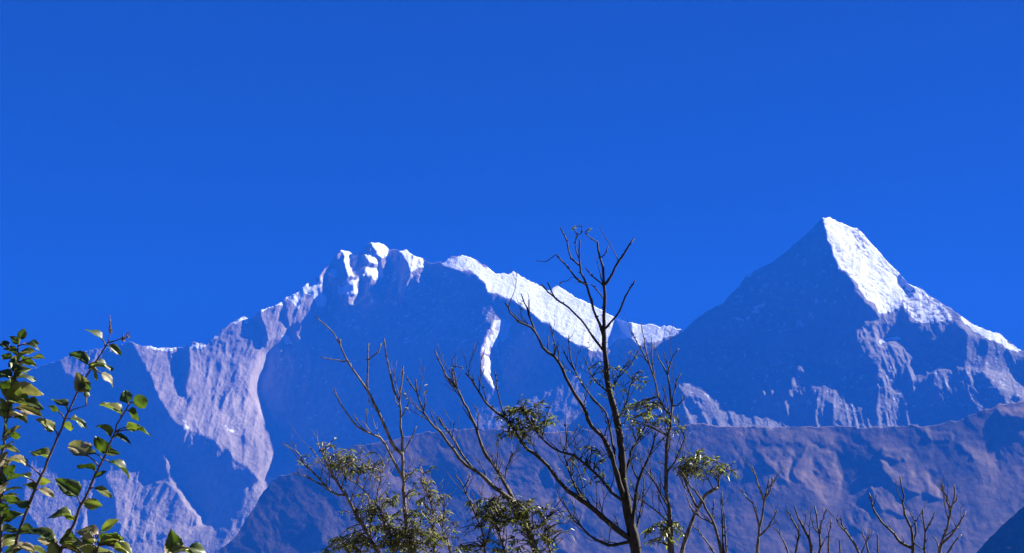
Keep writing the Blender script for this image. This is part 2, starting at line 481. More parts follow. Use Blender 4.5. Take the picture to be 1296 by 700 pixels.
def ground_z(x, y):
    z = np.where(y > 0, -0.15 * y, -0.05 * y)
    far = VALLEY + 12 * vnoise(np.asarray(x) / 700, np.asarray(y) / 700, 5)
    t = np.clip((np.hypot(x, y) - 400) / 2600, 0, 1)
    t = t * t * (3 - 2 * t)
    near = z + 0.25 * vnoise(np.asarray(x) / 6, np.asarray(y) / 6, 3)
    return np.maximum(near * (1 - t) + far * t, VALLEY - 20)


gx_ = np.sign(np.linspace(-1, 1, 161)) * np.abs(np.linspace(-1, 1, 161)) ** 3.2 * 12800
gy_ = np.concatenate([-(np.linspace(1, 0, 50)[:-1] ** 3.2) * 2800, np.linspace(0, 1, 190) ** 3.0 * 18800])
GX, GY = np.meshgrid(gx_, gy_)
gm, n, l = newmat('grass_and_soil')
bs = n['Principled BSDF']
bs.inputs['Roughness'].default_value = 0.95
nt = n.new('ShaderNodeTexNoise')
nt.inputs['Scale'].default_value = 3
nt.inputs['Detail'].default_value = 8
ge = n.new('ShaderNodeNewGeometry')
l.new(ge.outputs['Position'], nt.inputs['Vector'])
cr = n.new('ShaderNodeValToRGB')
cr.color_ramp.elements[0].position = 0.35
cr.color_ramp.elements[0].color = (0.045, 0.07, 0.02, 1)
cr.color_ramp.elements[1].position = 0.65
cr.color_ramp.elements[1].color = (0.13, 0.10, 0.06, 1)
l.new(nt.outputs[0], cr.inputs[0])
l.new(cr.outputs[0], bs.inputs['Base Color'])
link_obj('ground', grid_mesh('ground', np.stack([GX, GY, ground_z(GX, GY)], -1)), gm, kind='structure')

# ------------------------------------------------------------------ the air between here and the mountains
hx, hy0, hy1, hz0, hz1 = 13000, -3000, 19000, VALLEY - 22, 4900
hv = [(x, y, z) for x in (-hx, hx) for y in (hy0, hy1) for z in (hz0, hz1)]
hf = [(0, 1, 3, 2), (4, 6, 7, 5), (0, 4, 5, 1), (2, 3, 7, 6), (0, 2, 6, 4), (1, 5, 7, 3)]
hm = bpy.data.meshes.new('haze')
hm.from_pydata(hv, [], hf)
mh = bpy.data.materials.new('blue_air')
mh.use_nodes = True
nn = mh.node_tree.nodes
nn.clear()
om = nn.new('ShaderNodeOutputMaterial')
pv = nn.new('ShaderNodeVolumePrincipled')
pv.inputs['Density Attribute'].default_value = ''
pv.inputs['Color'].default_value = (0.010, 0.118, 0.60, 1)
pv.inputs['Density'].default_value = 5.7e-5
mh.node_tree.links.new(pv.outputs[0], om.inputs['Volume'])
link_obj('haze', hm, mh, kind='stuff')

# ------------------------------------------------------------------ plants

M_BARK, n, l = newmat('grey_brown_bark')


def bark(name, c1, c2, sc=40):
    m, n, l = newmat(name)
    bs = n['Principled BSDF']
    bs.inputs['Roughness'].default_value = 0.75
    bs.inputs['Specular IOR Level'].default_value = 0.3
    ge = n.new('ShaderNodeNewGeometry')
    mp = n.new('ShaderNodeMapping')
    mp.inputs['Scale'].default_value = (1, 1, 0.35)
    l.new(ge.outputs['Position'], mp.inputs[0])
    t = n.new('ShaderNodeTexNoise')
    t.inputs['Scale'].default_value = sc
    t.inputs['Detail'].default_value = 5
    l.new(mp.outputs[0], t.inputs['Vector'])
    cr = n.new('ShaderNodeValToRGB')
    cr.color_ramp.elements[0].position = 0.38
    cr.color_ramp.elements[0].color = (*c1, 1)
    cr.color_ramp.elements[1].position = 0.62
    cr.color_ramp.elements[1].color = (*c2, 1)
    l.new(t.outputs[0], cr.inputs[0])
    l.new(cr.outputs[0], bs.inputs['Base Color'])
    bp = n.new('ShaderNodeBump')
    bp.inputs['Strength'].default_value = 0.6
    bp.inputs['Distance'].default_value = 0.01
    l.new(t.outputs[0], bp.inputs['Height'])
    l.new(bp.outputs[0], bs.inputs['Normal'])
    return m


bpy.data.materials.remove(M_BARK)
M_DARK = bark('dark_bark', (0.012, 0.010, 0.010), (0.042, 0.034, 0.03))
M_GREY = bark('grey_bark', (0.028, 0.022, 0.019), (0.12, 0.095, 0.08))
M_PALE = bark('pale_bark', (0.06, 0.046, 0.038), (0.25, 0.20, 0.165))
M_STEM = bark('purple_brown_stem', (0.05, 0.035, 0.04), (0.12, 0.085, 0.085), 120)


def leafmat(name, c1, c2, trans, rough=0.45, sc=25):
    m, n, l = newmat(name)
    bs = n['Principled BSDF']
    bs.inputs['Roughness'].default_value = rough
    ge = n.new('ShaderNodeNewGeometry')
    t = n.new('ShaderNodeTexNoise')
    t.inputs['Scale'].default_value = sc
    t.inputs['Detail'].default_value = 3
    l.new(ge.outputs['Position'], t.inputs['Vector'])
    ra = n.new('ShaderNodeMath')
    ra.operation = 'MULTIPLY_ADD'
    ra.inputs[1].default_value = 0.6
    ra.inputs[2].default_value = -0.3
    l.new(ge.outputs['Random Per Island'], ra.inputs[0])
    ad = n.new('ShaderNodeMath')
    ad.operation = 'ADD'
    l.new(t.outputs[0], ad.inputs[0])
    l.new(ra.outputs[0], ad.inputs[1])
    cr = n.new('ShaderNodeValToRGB')
    cr.color_ramp.elements[0].position = 0.35
    cr.color_ramp.elements[0].color = (*c1, 1)
    cr.color_ramp.elements[1].position = 0.7
    cr.color_ramp.elements[1].color = (*c2, 1)
    l.new(ad.outputs[0], cr.inputs[0])
    l.new(cr.outputs[0], bs.inputs['Base Color'])
    tr = n.new('ShaderNodeBsdfTranslucent')
    tc = n.new('ShaderNodeMix')
    tc.data_type = 'RGBA'
    tc.blend_type = 'MULTIPLY'
    tc.inputs[0].default_value = 1
    tc.inputs[7].default_value = (1.2, 1.5, 0.5, 1)
    l.new(cr.outputs[0], tc.inputs[6])
    l.new(tc.outputs[2], tr.inputs[0])
    mx = n.new('ShaderNodeMixShader')
    mx.inputs[0].default_value = trans
    l.new(bs.outputs[0], mx.inputs[1])
    l.new(tr.outputs[0], mx.inputs[2])
    l.new(mx.outputs[0], n['Material Output'].inputs[0])
    return m


M_LEAF = leafmat('green_leaf', (0.014, 0.026, 0.006), (0.085, 0.12, 0.024), 0.34)
M_LEAFY = leafmat('yellow_green_leaf', (0.09, 0.12, 0.025), (0.22, 0.22, 0.06), 0.35)
M_LEAFB = leafmat('dry_edged_leaf', (0.10, 0.10, 0.045), (0.36, 0.29, 0.17), 0.2, 0.6)
M_SMALL = leafmat('small_olive_leaf', (0.026, 0.034, 0.011), (0.28, 0.28, 0.085), 0.28)
M_SMALLY = leafmat('small_yellow_leaf', (0.09, 0.10, 0.025), (0.32, 0.30, 0.10), 0.3)
M_BUD = leafmat('dry_flower', (0.10, 0.07, 0.07), (0.25, 0.18, 0.17), 0.1, 0.8)


class Geo:
    def __init__(self):
        self.v, self.f = [], []

    def tube(self, pts, rad, sides=7, cap=True):
        pts = [np.array(p, float) for p in pts]
        b = len(self.v)
        up = np.array([0.31, 0.9, 0.17])
        n = len(pts)
        for i in range(n):
            d = pts[min(i + 1, n - 1)] - pts[max(i - 1, 0)]
            d = d / (np.linalg.norm(d) + 1e-9)
            u = np.cross(d, up)
            u /= np.linalg.norm(u) + 1e-9
            w = np.cross(d, u)
            for k in range(sides):
                a = 2 * math.pi * k / sides
                self.v.append(tuple(pts[i] + rad[i] * (math.cos(a) * u + math.sin(a) * w)))
        for i in range(n - 1):
            for k in range(sides):
                k2 = (k + 1) % sides
                self.f.append((b + i * sides + k, b + i * sides + k2, b + (i + 1) * sides + k2, b + (i + 1) * sides + k))
        if cap:
            self.f.append(tuple(b + (n - 1) * sides + k for k in range(sides)))
            self.f.append(tuple(b + k for k in reversed(range(sides))))

    def leaflet(self, p, d, nrm, L, W):
        """slender pointed leaflet, folded along its midrib and drooping"""
        b = len(self.v)
        s = np.cross(d, nrm)
        s /= np.linalg.norm(s) + 1e-9
        q = []
        for t, w, dr in ((0, 0.05, 0), (0.3, 0.9, -0.02), (0.65, 0.75, -0.09), (1, 0.02, -0.22)):
            c = p + d * L * t + np.array([0, 0, L * dr])
            q.append(c - s * W * w / 2 + nrm * W * 0.22 * w)
            q.append(c)
            q.append(c + s * W * w / 2 + nrm * W * 0.22 * w)
        self.v += [tuple(x) for x in q]
        for i in range(3):
            a = b + 3 * i
            self.f += [(a, a + 1, a + 4, a + 3), (a + 1, a + 2, a + 5, a + 4)]

    def build(self, name, mat, parent=None, **props):
        me = bpy.data.meshes.new(name)
        me.from_pydata(self.v, [], self.f)
        me.polygons.foreach_set('use_smooth', [True] * len(me.polygons))
        me.update()
        return link_obj(name, me, mat, parent, **props)


def smooth(pts, rad, step):
    """rounded path through pts (tangents scaled to each stretch, so long stretches do not overshoot)"""
    pts = [np.array(p, float) for p in pts]
    n = len(pts)
    ln = [np.linalg.norm(pts[i + 1] - pts[i]) + 1e-9 for i in range(n - 1)]
    T = []
    for i in range(n):
        a = (pts[i] - pts[i - 1]) / ln[i - 1] if i > 0 else None
        b = (pts[i + 1] - pts[i]) / ln[i] if i < n - 1 else None
        if a is None:
            T.append(b)
        elif b is None:
            T.append(a)
        else:
            T.append((a * ln[i] + b * ln[i - 1]) / (ln[i] + ln[i - 1]))
    out, ro = [], []
    for i in range(n - 1):
        k = max(2, min(24, int(ln[i] / step)))
        m0, m1 = T[i] * ln[i], T[i + 1] * ln[i]
        for j in range(k):
            t = j / k
            t2, t3 = t * t, t * t * t
            out.append((2 * t3 - 3 * t2 + 1) * pts[i] + (t3 - 2 * t2 + t) * m0 + (3 * t2 - 2 * t3) * pts[i + 1] + (t3 - t2) * m1)
            ro.append(rad[i] * (1 - t) + rad[i + 1] * t)
    out.append(pts[-1])
    ro.append(rad[-1])
    return out, ro


class Plant:
    def __init__(self, name, label, cat, D, mat, seed, group=None):
        self.D, self.mat, self.rng = D, mat, random.Random(seed)
        self.nodes = []                    # (px, py, depth, radius)
        self.segs = []
        self.root = bpy.data.objects.new(name, None)
        COL.objects.link(self.root)
        self.root['label'] = label
        self.root['category'] = cat
        if group:
            self.root['group'] = group
        self.base_done = False
        self.twig_gain, self.leafy = 1.0, 0.0

    def nearest(self, x, y):
        return min(self.nodes, key=lambda q: (q[0] - x) ** 2 + (q[1] - y) ** 2)

    def limb(self, pts, w0, w1, lean=0.0, part='branch', twigs=0, tl=(20, 50), mat=None, to_ground=False, start=None, tips=True):
        """pts: picture-plane bearings of the limb; w0, w1: its thickness; lean: how much it grows away (+) or nearer (-)"""
        rng = self.rng
        s = self.D / F
        if self.nodes and not to_ground:
            q = self.nearest(*pts[0])
            if math.hypot(q[0] - pts[0][0], q[1] - pts[0][1]) < 14:
                pts = [(q[0], q[1])] + list(pts[1:])
            d0 = q[2]
        else:
            d0 = self.D if start is None else start
        L = [0]
        for a, b in zip(pts, pts[1:]):
            L.append(L[-1] + math.hypot(a[0] - b[0], a[1] - b[1]))
        ds = [d0 + lean * k * s for k in L]
        W = [P(x, y, d) for (x, y), d in zip(pts, ds)]
        rad = [(w0 + (w1 - w0) * (k / L[-1]) ** 0.8) * s / 2 for k in L]
        if to_ground:
            p = W[0]
            gz = float(ground_z(p[0], p[1]))
            low = np.array([p[0] + 0.05, p[1] + 0.1, gz - 0.15])
            mid = p * 0.5 + low * 0.5 + np.array([rng.uniform(-.08, .08), 0, 0])
            W = [low, mid] + W
            rad = [rad[0] * 1.7, rad[0] * 1.25] + rad
            if not self.base_done:
                self.origin = np.array([low[0], low[1], gz])
                self.base_done = True
        pp, rr = smooth(W, rad, 9 * s)
        g = Geo()
        jit = 0.55 * s
        pj = [p if i < 2 else p + np.array([rng.gauss(0, jit), rng.gauss(0, jit), rng.gauss(0, jit * .6)]) for i, p in enumerate(pp)]
        rj = [r_ * rng.uniform(0.9, 1.14) for r_ in rr]
        g.tube(pj, rj, 8 if w0 > 4 else 6)
        pxs = []
        for p, r_ in zip(pj, rj):
            v = p - CAM
            D = v @ FWD
            pxs.append((648 + F * (v @ RT) / D, 350 - F * (v @ UP) / D, D, r_, p))
        self.nodes += [q for q in pxs if q[1] < 720]
        # side twigs
        vis = [i for i in range(2, len(pxs) - 1) if pxs[i][1] < 715]
        g2 = Geo()
        for _ in range(int(twigs * self.twig_gain)):
            if not vis:
                break
            i = rng.choice(vis)
            d = pj[i + 1] - pj[i - 1]
            d /= np.linalg.norm(d)
            side = rng.choice((-1, 1))
            q = d + RT * side * rng.uniform(.35, .9) + FWD * rng.uniform(-.5, .5) + np.array([0, 0, rng.uniform(.1, .5)])
            q /= np.linalg.norm(q)
            ln = rng.uniform(*tl) * s
            r0 = min(rj[i] * 0.6, rng.uniform(.55, .95) * s)
            tp = [pj[i]]
            for k in range(5):
                q = q + np.array([rng.gauss(0, .13), rng.gauss(0, .13), 0.09 + rng.gauss(0, .08)])
                q /= np.linalg.norm(q)
                tp.append(tp[-1] + q * ln / 5)
            g.tube(tp, [r0 * (1 - .13 * k) for k in range(6)], 5)
            if rng.random() < self.leafy:
                for k in range(rng.randint(1, 5)):
                    e = np.array([rng.uniform(-1, 1), rng.uniform(-1, 1), rng.uniform(-.8, .5)])
                    e /= np.linalg.norm(e)
                    g2.leaflet(tp[rng.randint(2, 5)], e, np.cross(e, np.array([.3, .2, 1.0])), rng.uniform(3.5, 8) * s, rng.uniform(1.3, 2.2) * s)
            for k in range(rng.randint(0, 3)):
                j = rng.randint(1, 4)
                e = q + RT * rng.uniform(-.8, .8) + FWD * rng.uniform(-.5, .5)
                e /= np.linalg.norm(e)
                g.tube([tp[j], tp[j] + e * ln * .2, tp[j] + e * ln * .38 + np.array([0, 0, ln * .06])], [r0 * .6, r0 * .5, r0 * .35], 5)
        # buds and leaf scars
        if tips and vis:
            for _ in range(int(L[-1] / 9)):
                i = rng.choice(vis)
                e = np.array([rng.uniform(-1, 1), rng.uniform(-1, 1), rng.uniform(0, 1)])
                e /= np.linalg.norm(e)
                g.tube([pj[i], pj[i] + e * (rj[i] + 1.0 * s), pj[i] + e * (rj[i] + 2.2 * s)], [.8 * s, .6 * s, .25 * s], 5)
        o = g.build(part, mat or self.mat)
        self.segs.append(o)
        if g2.v:
            g2.build('foliage', M_SMALL, o)
        return pxs

    def foliage(self, cx, cy, rx, ry, n, mat, L=9.5, W=2.6, rach=24, droop=0.5, part='foliage', stemmy=0.5, per=8):
        rng = self.rng
        s = self.D / F
        g, tw = Geo(), Geo()
        near = [q for q in self.nodes if abs(q[0] - cx) < rx * 1.4 + 15 and abs(q[1] - cy) < ry * 1.6 + 25] or [self.nearest(cx, cy)]
        dd = sum(q[2] for q in near) / len(near)
        held = []
        for _ in range(n):
            a, rr = rng.uniform(0, 2 * math.pi), math.sqrt(rng.random())
            rr *= rng.choice((1, 1, 1.25, .8))
            x, y = cx + rx * rr * math.cos(a), cy + ry * 1.15 * rr * math.sin(a)
            p = P(x, y, dd + rng.uniform(-1, 1) * rx * s * 0.7)
            if True:
                woody = rng.random() < stemmy
                q = min(near if woody else near + held, key=lambda q: (q[0] - x) ** 2 + (q[1] - y - 8) ** 2 + rng.uniform(0, 150 if woody else 10))
                m_ = (q[4] + p) / 2 + np.array([0, 0, rng.uniform(0, 5) * s])
                th_ = 1.0 if woody else .6
                tw.tube([q[4], m_, p], [.85 * s * th_, .6 * s * th_, .42 * s], 5)
                held.append((x, y, 0, 0, p))
            d = np.array([rng.uniform(-1, 1), rng.uniform(-.8, .8), rng.uniform(-.3, .9)])
            d /= np.linalg.norm(d)
            k = rng.randint(per - 3, per + 2)
            ln = rach * s * rng.uniform(.5, 1.1)
            pts = [p]
            for j in range(k):
                d = d + np.array([0, 0, -droop * .3])
                d /= np.linalg.norm(d)
                pts.append(pts[-1] + d * ln / k)
            tw.tube(pts, [.45 * s] * len(pts), 4, False)
            for j in range(1, len(pts)):
                side = np.cross(d, np.array([0, 0, 1.0]))
                side /= np.linalg.norm(side) + 1e-9
                for sg in (-1, 1):
                    if rng.random() < .2:
                        continue
                    e = side * sg * rng.uniform(.5, 1.1) + d * .6 + np.array([rng.gauss(0, .25), rng.gauss(0, .25), rng.uniform(-.6, .5)])
                    e /= np.linalg.norm(e)
                    nv = np.array([rng.gauss(0, .5), rng.gauss(0, .5), 1.0])
                    nv = nv - e * (nv @ e)
                    nv /= np.linalg.norm(nv) + 1e-9
                    g.leaflet(pts[j], e, nv, 1.12 * L * s * rng.uniform(.4, 1.15), .95 * W * s * rng.uniform(.6, 1.2))
        o = g.build(part, mat)
        t = tw.build('twig', self.mat, o)
        self.segs.append(o)
        return o

    def done(self):
        self.root.location = self.origin
        bpy.context.view_layer.update()
        for o in self.segs:
            o.parent = self.root
            o.matrix_parent_inverse = self.root.matrix_world.inverted()
            # keep the meshes in world coordinates under a root that stands at the foot of the plant


# ---- the tall bare tree in the middle
A = Plant('bare_tree', 'tallest bare tree with a thick dark trunk rising past the snowy ridge', 'tree', 14.0, M_DARK, 1)
A.twig_gain, A.leafy = 1.8, .22
A.limb([(806, 703), (800, 675), (793, 637), (789, 606), (786, 570), (781, 533), (775, 508), (769, 480), (765, 446), (765, 399), (765, 362), (760, 327), (756, 306)], 15, 2.2, 0.02, 'trunk', to_ground=True, twigs=3)
A.limb([(764, 427), (756, 402), (748, 381), (742, 361), (736, 345), (733, 328), (735, 303)], 4, 1.7, -.2)
A.limb([(734, 336), (724, 327), (717, 306), (709, 288)], 2.4, 1.5, .2)
A.limb([(729, 322), (727, 308), (730, 296)], 1.6, 1.1, .3)
A.limb([(741, 361), (729, 352), (720, 340), (712, 331), (703, 322)], 2.6, 1.6, -.3)
A.limb([(704, 323), (692, 330), (678, 330)], 1.0, .7, -.3, tips=False)
A.limb([(763, 442), (750, 426), (735, 405), (720, 390), (705, 379), (694, 370), (685, 360)], 3.6, 1.6, -.4)
A.limb([(703, 378), (697, 368), (693, 358)], 1.8, 1.3, .2)
A.limb([(766, 362), (775, 348), (783, 331), (792, 318), (802, 302)], 3.8, 2.0, .3)
A.limb([(782, 332), (778, 320), (771, 308), (759, 288)], 1.2, .7, .3, tips=False)
A.limb([(769, 420), (774, 408), (783, 393), (792, 375), (798, 364), (804, 355)], 3.2, 1.7, -.2)
A.limb([(762, 361), (750, 349), (741, 339)], 1.8, 1.3, -.5)
A.limb([(763, 378), (756, 367), (747, 360)], 1.7, 1.2, .5)
A.limb([(763, 330), (768, 319), (770, 312)], 1.6, 1.2, .4)
A.limb([(757, 310), (750, 303), (741, 294)], 1.4, 1.0, -.4)
A.limb([(790, 633), (785, 618), (781, 600), (775, 577), (764, 555), (749, 540), (738, 514), (727, 499), (716, 477), (701, 451), (686, 440), (680, 424), (672, 414), (656, 407), (647, 396), (639, 383)], 7.5, 1.8, -.25, twigs=7)
A.limb([(680, 424), (673, 410), (667, 390), (660, 372)], 2.6, 1.4, .3, twigs=1)
A.limb([(668, 397), (668, 379)], 1.4, 1.0, .3)
A.limb([(694, 441), (694, 425)], 1.6, 1.0, .3)
A.limb([(781, 600), (774, 560), (768, 525), (750, 503), (738, 488), (728, 470), (722, 451), (720, 424)], 3.4, 1.4, .4, twigs=4)
A.limb([(728, 470), (718, 455), (712, 438)], 1.8, 1.0, .3, twigs=1)
A.limb([(776, 500), (756, 484), (745, 468), (740, 452)], 2.4, 1.1, .3, twigs=2)
A.limb([(797, 683), (782, 672), (768, 659), (742, 637), (720, 622), (701, 600), (686, 581), (668, 568), (653, 548), (638, 529), (616, 511), (597, 481), (590, 473)], 8, 1.8, -.3, twigs=8)
A.limb([(638, 529), (632, 505), (628, 482), (627, 470)], 1.8, 1.1, .2, twigs=1)
A.limb([(616, 511), (612, 490), (604, 476)], 1.6, 1.1, -.2)
A.limb([(790, 638), (783, 630), (768, 615), (746, 592), (727, 577), (709, 572), (686, 555), (672, 535), (664, 520)], 4.5, 1.5, -.5, twigs=7)
A.limb([(742, 637), (735, 629), (723, 603), (715, 580), (717, 551), (716, 527)], 3, 1.3, .4, twigs=5)
A.limb([(758, 655), (744, 640), (738, 618), (733, 598), (726, 585)], 2.6, 1.2, .6, twigs=4)
A.limb([(794, 690), (770, 690), (745, 676), (722, 652), (712, 632)], 4.5, 1.3, -.5, twigs=5)
A.limb([(792, 604), (796, 585), (798, 574), (805, 560), (813, 548), (818, 532), (820, 520), (815, 505)], 4, 1.6, .35, twigs=5)
A.limb([(797, 672), (801, 650), (805, 626), (809, 608), (813, 596), (821, 578), (827, 563), (829, 546)], 6, 1.6, -.2, twigs=5)
A.limb([(810, 606), (800, 592), (796, 580)], 2.4, 1.3, -.5, twigs=2)
A.limb([(800, 680), (812, 640), (815, 610), (812, 592)], 3, 1.2, .5, twigs=4)
A.limb([(775, 508), (778, 488), (786, 470), (795, 458)], 2.4, 1.0, .3, twigs=3)
A.limb([(781, 535), (792, 512), (797, 490), (806, 472)], 2.4, 1.0, -.3, twigs=3)
A.foliage(735, 291, 12, 5, 4, M_SMALL, L=5.5, W=2.2, rach=8, per=4)
A.foliage(728, 358, 10, 4, 4, M_SMALL, L=5, W=2.2, rach=8, per=4)
A.foliage(778, 478, 34, 20, 26, M_SMALL, L=7, W=2.4, rach=14, per=4, stemmy=.9)
A.foliage(661, 532, 25, 18, 62, M_SMALL, L=9, W=2.8, rach=18, per=6)
A.foliage(652, 543, 16, 14, 14, M_SMALLY, L=8, W=2.6, rach=14, per=5)
A.foliage(744, 588, 28, 24, 24, M_SMALL, L=7, W=2.2, rach=14, per=5, stemmy=.8)
A.foliage(792, 530, 22, 14, 10, M_SMALL, L=7, W=2.2, rach=14, per=4, stemmy=.8)
A.done()

# ---- the pale tree just to the right of it
Dt = Plant('slender_tree', 'slender pale stemmed tree right of the dark trunk holding a yellow green tuft', 'tree', 13.2, M_GREY, 2)
Dt.twig_gain, Dt.leafy = 1.8, .22
Dt.limb([(849, 703), (848, 663), (844, 626), (843, 589), (844, 563), (848, 540), (851, 514)], 7.5, 2.8, 0.05, 'trunk', to_ground=True, twigs=5)
Dt.limb([(849, 528), (838, 513), (831, 490), (826, 472), (814, 448), (806, 434), (800, 420)], 3, 1.3, -.2, twigs=2)
Dt.limb([(828, 478), (825, 450), (824, 424)], 1.8, 1.0, .2, twigs=1)
Dt.limb([(824, 470), (819, 450), (811, 408)], 1.8, 1.0, -.2)
Dt.limb([(850, 516), (847, 495), (845, 475), (838, 462), (831, 449)], 2.8, 1.3, .2, twigs=1)
Dt.limb([(846, 480), (848, 460), (853, 450), (859, 441)], 2.0, 1.1, .2, twigs=1)
Dt.limb([(846, 470), (844, 458), (841, 446)], 1.6, 1.0, -.2)
Dt.limb([(850, 510), (854, 490), (862, 472)], 2.2, 1.1, .3, twigs=1)
Dt.limb([(850, 520), (858, 513), (867, 502)], 2.0, 1.1, -.3, twigs=1)
Dt.limb([(845, 600), (855, 585), (862, 565), (868, 555), (860, 540), (857, 525)], 2.6, 1.1, .3, twigs=4)
Dt.limb([(846, 645), (836, 625), (825, 605), (815, 592)], 3, 1.3, -.4, twigs=4)
Dt.limb([(847, 660), (834, 650), (822, 640), (808, 632)], 2.4, 1.1, -.3, twigs=3)
Dt.limb([(862, 706), (864, 696), (872, 670), (883, 644), (891, 629), (900, 622), (907, 617)], 6, 4, .3, to_ground=True, mat=M_PALE, twigs=1)
Dt.limb([(883, 644), (874, 625), (866, 606), (860, 590)], 3, 1.5, .2, twigs=3)
Dt.limb([(907, 617), (911, 605), (912, 596)], 2.6, 1.3, .2, mat=M_PALE)
Dt.foliage(820, 524, 30, 13, 38, M_SMALL, L=8, W=2.5, rach=14, per=5, stemmy=.6)
Dt.foliage(842, 670, 19, 9, 26, M_SMALLY, L=11, W=3.6, rach=14, per=5, droop=.8)
Dt.foliage(830, 684, 10, 5, 5, M_SMALLY, L=10, W=3.2, rach=10, per=4)
Dt.foliage(886, 590, 28, 12, 58, M_SMALL, L=9, W=2.8, rach=16, per=5)
Dt.foliage(902, 594, 20, 6, 12, M_SMALLY, L=8, W=2.6, rach=14, per=4)
Dt.foliage(925, 593, 9, 2, 3, M_SMALL, L=7, W=2.4, rach=12, per=4)
Dt.foliage(848, 560, 18, 24, 8, M_SMALL, L=6, W=2.2, rach=9, per=4, stemmy=.8)
Dt.done()

# ---- the spreading tree left of the trunk
Ct = Plant('spreading_tree', 'tree with long bare limbs fanning up left from behind a brownish green leaf tuft', 'tree', 12.4, M_GREY, 3)
Ct.twig_gain, Ct.leafy = 1.8, .22
Ct.limb([(680, 703), (674, 688), (668, 670), (660, 652), (651, 636)], 9, 6, -.05, 'trunk', to_ground=True)
Ct.limb([(651, 636), (643, 620), (634, 603), (623, 586), (612, 570), (606, 552), (601, 537), (594, 522), (588, 511), (581, 497), (575, 488), (566, 476), (560, 465), (555, 456), (550, 443)], 6, 1.6, .25, twigs=5)
Ct.limb([(576, 489), (573, 476), (574, 464), (580, 464), (588, 468)], 2.4, 1.0, .1, twigs=1)
Ct.limb([(651, 638), (640, 627), (627, 618), (608, 600), (590, 589), (575, 570), (563, 554), (557, 546), (544, 533), (537, 522), (532, 511), (527, 497), (527, 480)], 6, 1.6, -.25, twigs=5)
Ct.limb([(529, 500), (521, 488), (514, 476)], 2.0, 1.2, .2)
Ct.limb([(600, 596), (588, 580), (578, 563), (568, 548), (557, 533), (553, 526)], 3.6, 1.4, .3, twigs=3)
Ct.limb([(557, 546), (550, 535), (545, 520)], 2.0, 1.1, .2)
Ct.limb([(640, 612), (641, 596), (645, 582), (650, 572)], 2.4, 1.2, .3, twigs=4, mat=M_PALE)
Ct.limb([(645, 625), (636, 605), (626, 590)], 3, 1.5, -.3, twigs=3)
Ct.limb([(606, 542), (605, 525), (600, 512)], 1.8, 1.0, -.3)
Ct.limb([(614, 705), (612, 680), (603, 655), (590, 625), (582, 609), (575, 600)], 3.2, 1.4, .1, to_ground=True, twigs=4)
Ct.limb([(588, 620), (593, 608), (595, 598)], 1.8, 1.1, .2, twigs=1)
Ct.limb([(640, 706), (636, 686), (628, 664), (622, 648)], 3.2, 1.6, .3, to_ground=True, twigs=4)
Ct.limb([(700, 706), (694, 690), (690, 672), (688, 655)], 3.2, 1.4, .3, to_ground=True, twigs=5, mat=M_PALE)
Ct.limb([(668, 672), (680, 668), (692, 655), (702, 645)], 3, 1.2, .3, twigs=4)
Ct.foliage(640, 647, 38, 15, 84, M_SMALL, L=10, W=3.0, rach=18, per=6)
Ct.foliage(618, 630, 16, 4, 7, M_LEAFB, L=9, W=3.4, rach=12, per=4)
Ct.foliage(662, 640, 14, 5, 7, M_LEAFB, L=9, W=3.4, rach=12, per=4)
Ct.foliage(655, 662, 22, 14, 22, M_SMALLY, L=9, W=2.8, rach=16, per=5)
Ct.foliage(698, 665, 26, 18, 26, M_SMALL, L=8, W=2.6, rach=14, per=4, stemmy=.9)
Ct.foliage(602, 685, 30, 20, 30, M_SMALL, L=8, W=2.6, rach=14, per=5, stemmy=.8)
Ct.foliage(665, 690, 46, 16, 50, M_SMALL, L=8, W=2.6, rach=14, per=5, stemmy=.8)
Ct.done()

# ---- the leafy tree at the left of the group, bare limbs above
Bt = Plant('leafy_tree', 'tree with pale bare forked limbs above a low dense mass of small leaves', 'tree', 11.4, M_PALE, 4)
Bt.twig_gain, Bt.leafy = 1.7, .3
Bt.limb([(521, 703), (516, 670), (513, 645), (511, 620), (510, 606), (509, 576), (508, 541), (506, 516), (506, 503), (508, 484), (510, 464)], 7, 1.7, 0.05, 'trunk', to_ground=True, twigs=2)
Bt.limb([(506, 512), (499, 494), (495, 478), (491, 460), (488, 444), (486, 428)], 3, 1.6, -.2)
Bt.limb([(508, 580), (500, 566), (493, 554), (480, 524), (472, 508), (465, 494), (450, 473), (443, 462), (437, 451), (431, 436), (429, 428)], 5, 1.7, -.2, twigs=1)
Bt.limb([(432, 438), (421, 421), (410, 410), (399, 401)], 2.0, 1.3, -.2, tips=False)
Bt.limb([(466, 494), (465, 475), (466, 456), (467, 434)], 2.8, 1.4, .2)
Bt.limb([(466, 458), (473, 450), (480, 443), (483, 434)], 1.8, 1.2, .3)
Bt.limb([(441, 458), (434, 457), (424, 455), (412, 454), (405, 452)], 1.8, 1.0, -.3, tips=False)
Bt.limb([(507, 606), (500, 588), (493, 572), (480, 554), (463, 546), (446, 533), (438, 521), (431, 511), (426, 500), (422, 492)], 4, 1.5, -.3, twigs=2)
Bt.limb([(463, 546), (455, 538), (448, 524)], 1.8, 1.0, .2)
Bt.limb([(509, 578), (515, 565), (522, 552), (527, 539)], 2.4, 1.2, .3)
Bt.limb([(508, 530), (514, 518), (519, 505)], 1.8, 1.1, -.2)
Bt.limb([(507, 520), (501, 508), (500, 500)], 1.8, 1.1, .3)
Bt.limb([(482, 706), (474, 692), (465, 676), (457, 662), (450, 649), (438, 627), (426, 610), (416, 593), (410, 579), (406, 567)], 6, 1.8, -.15, to_ground=True, twigs=6)
Bt.limb([(438, 632), (428, 626), (419, 622), (406, 608), (398, 599), (389, 591), (380, 579), (375, 570), (371, 561)], 3, 1.5, -.3, twigs=3)
Bt.limb([(412, 614), (400, 610), (385, 603), (370, 598)], 1.8, .9, -.2)
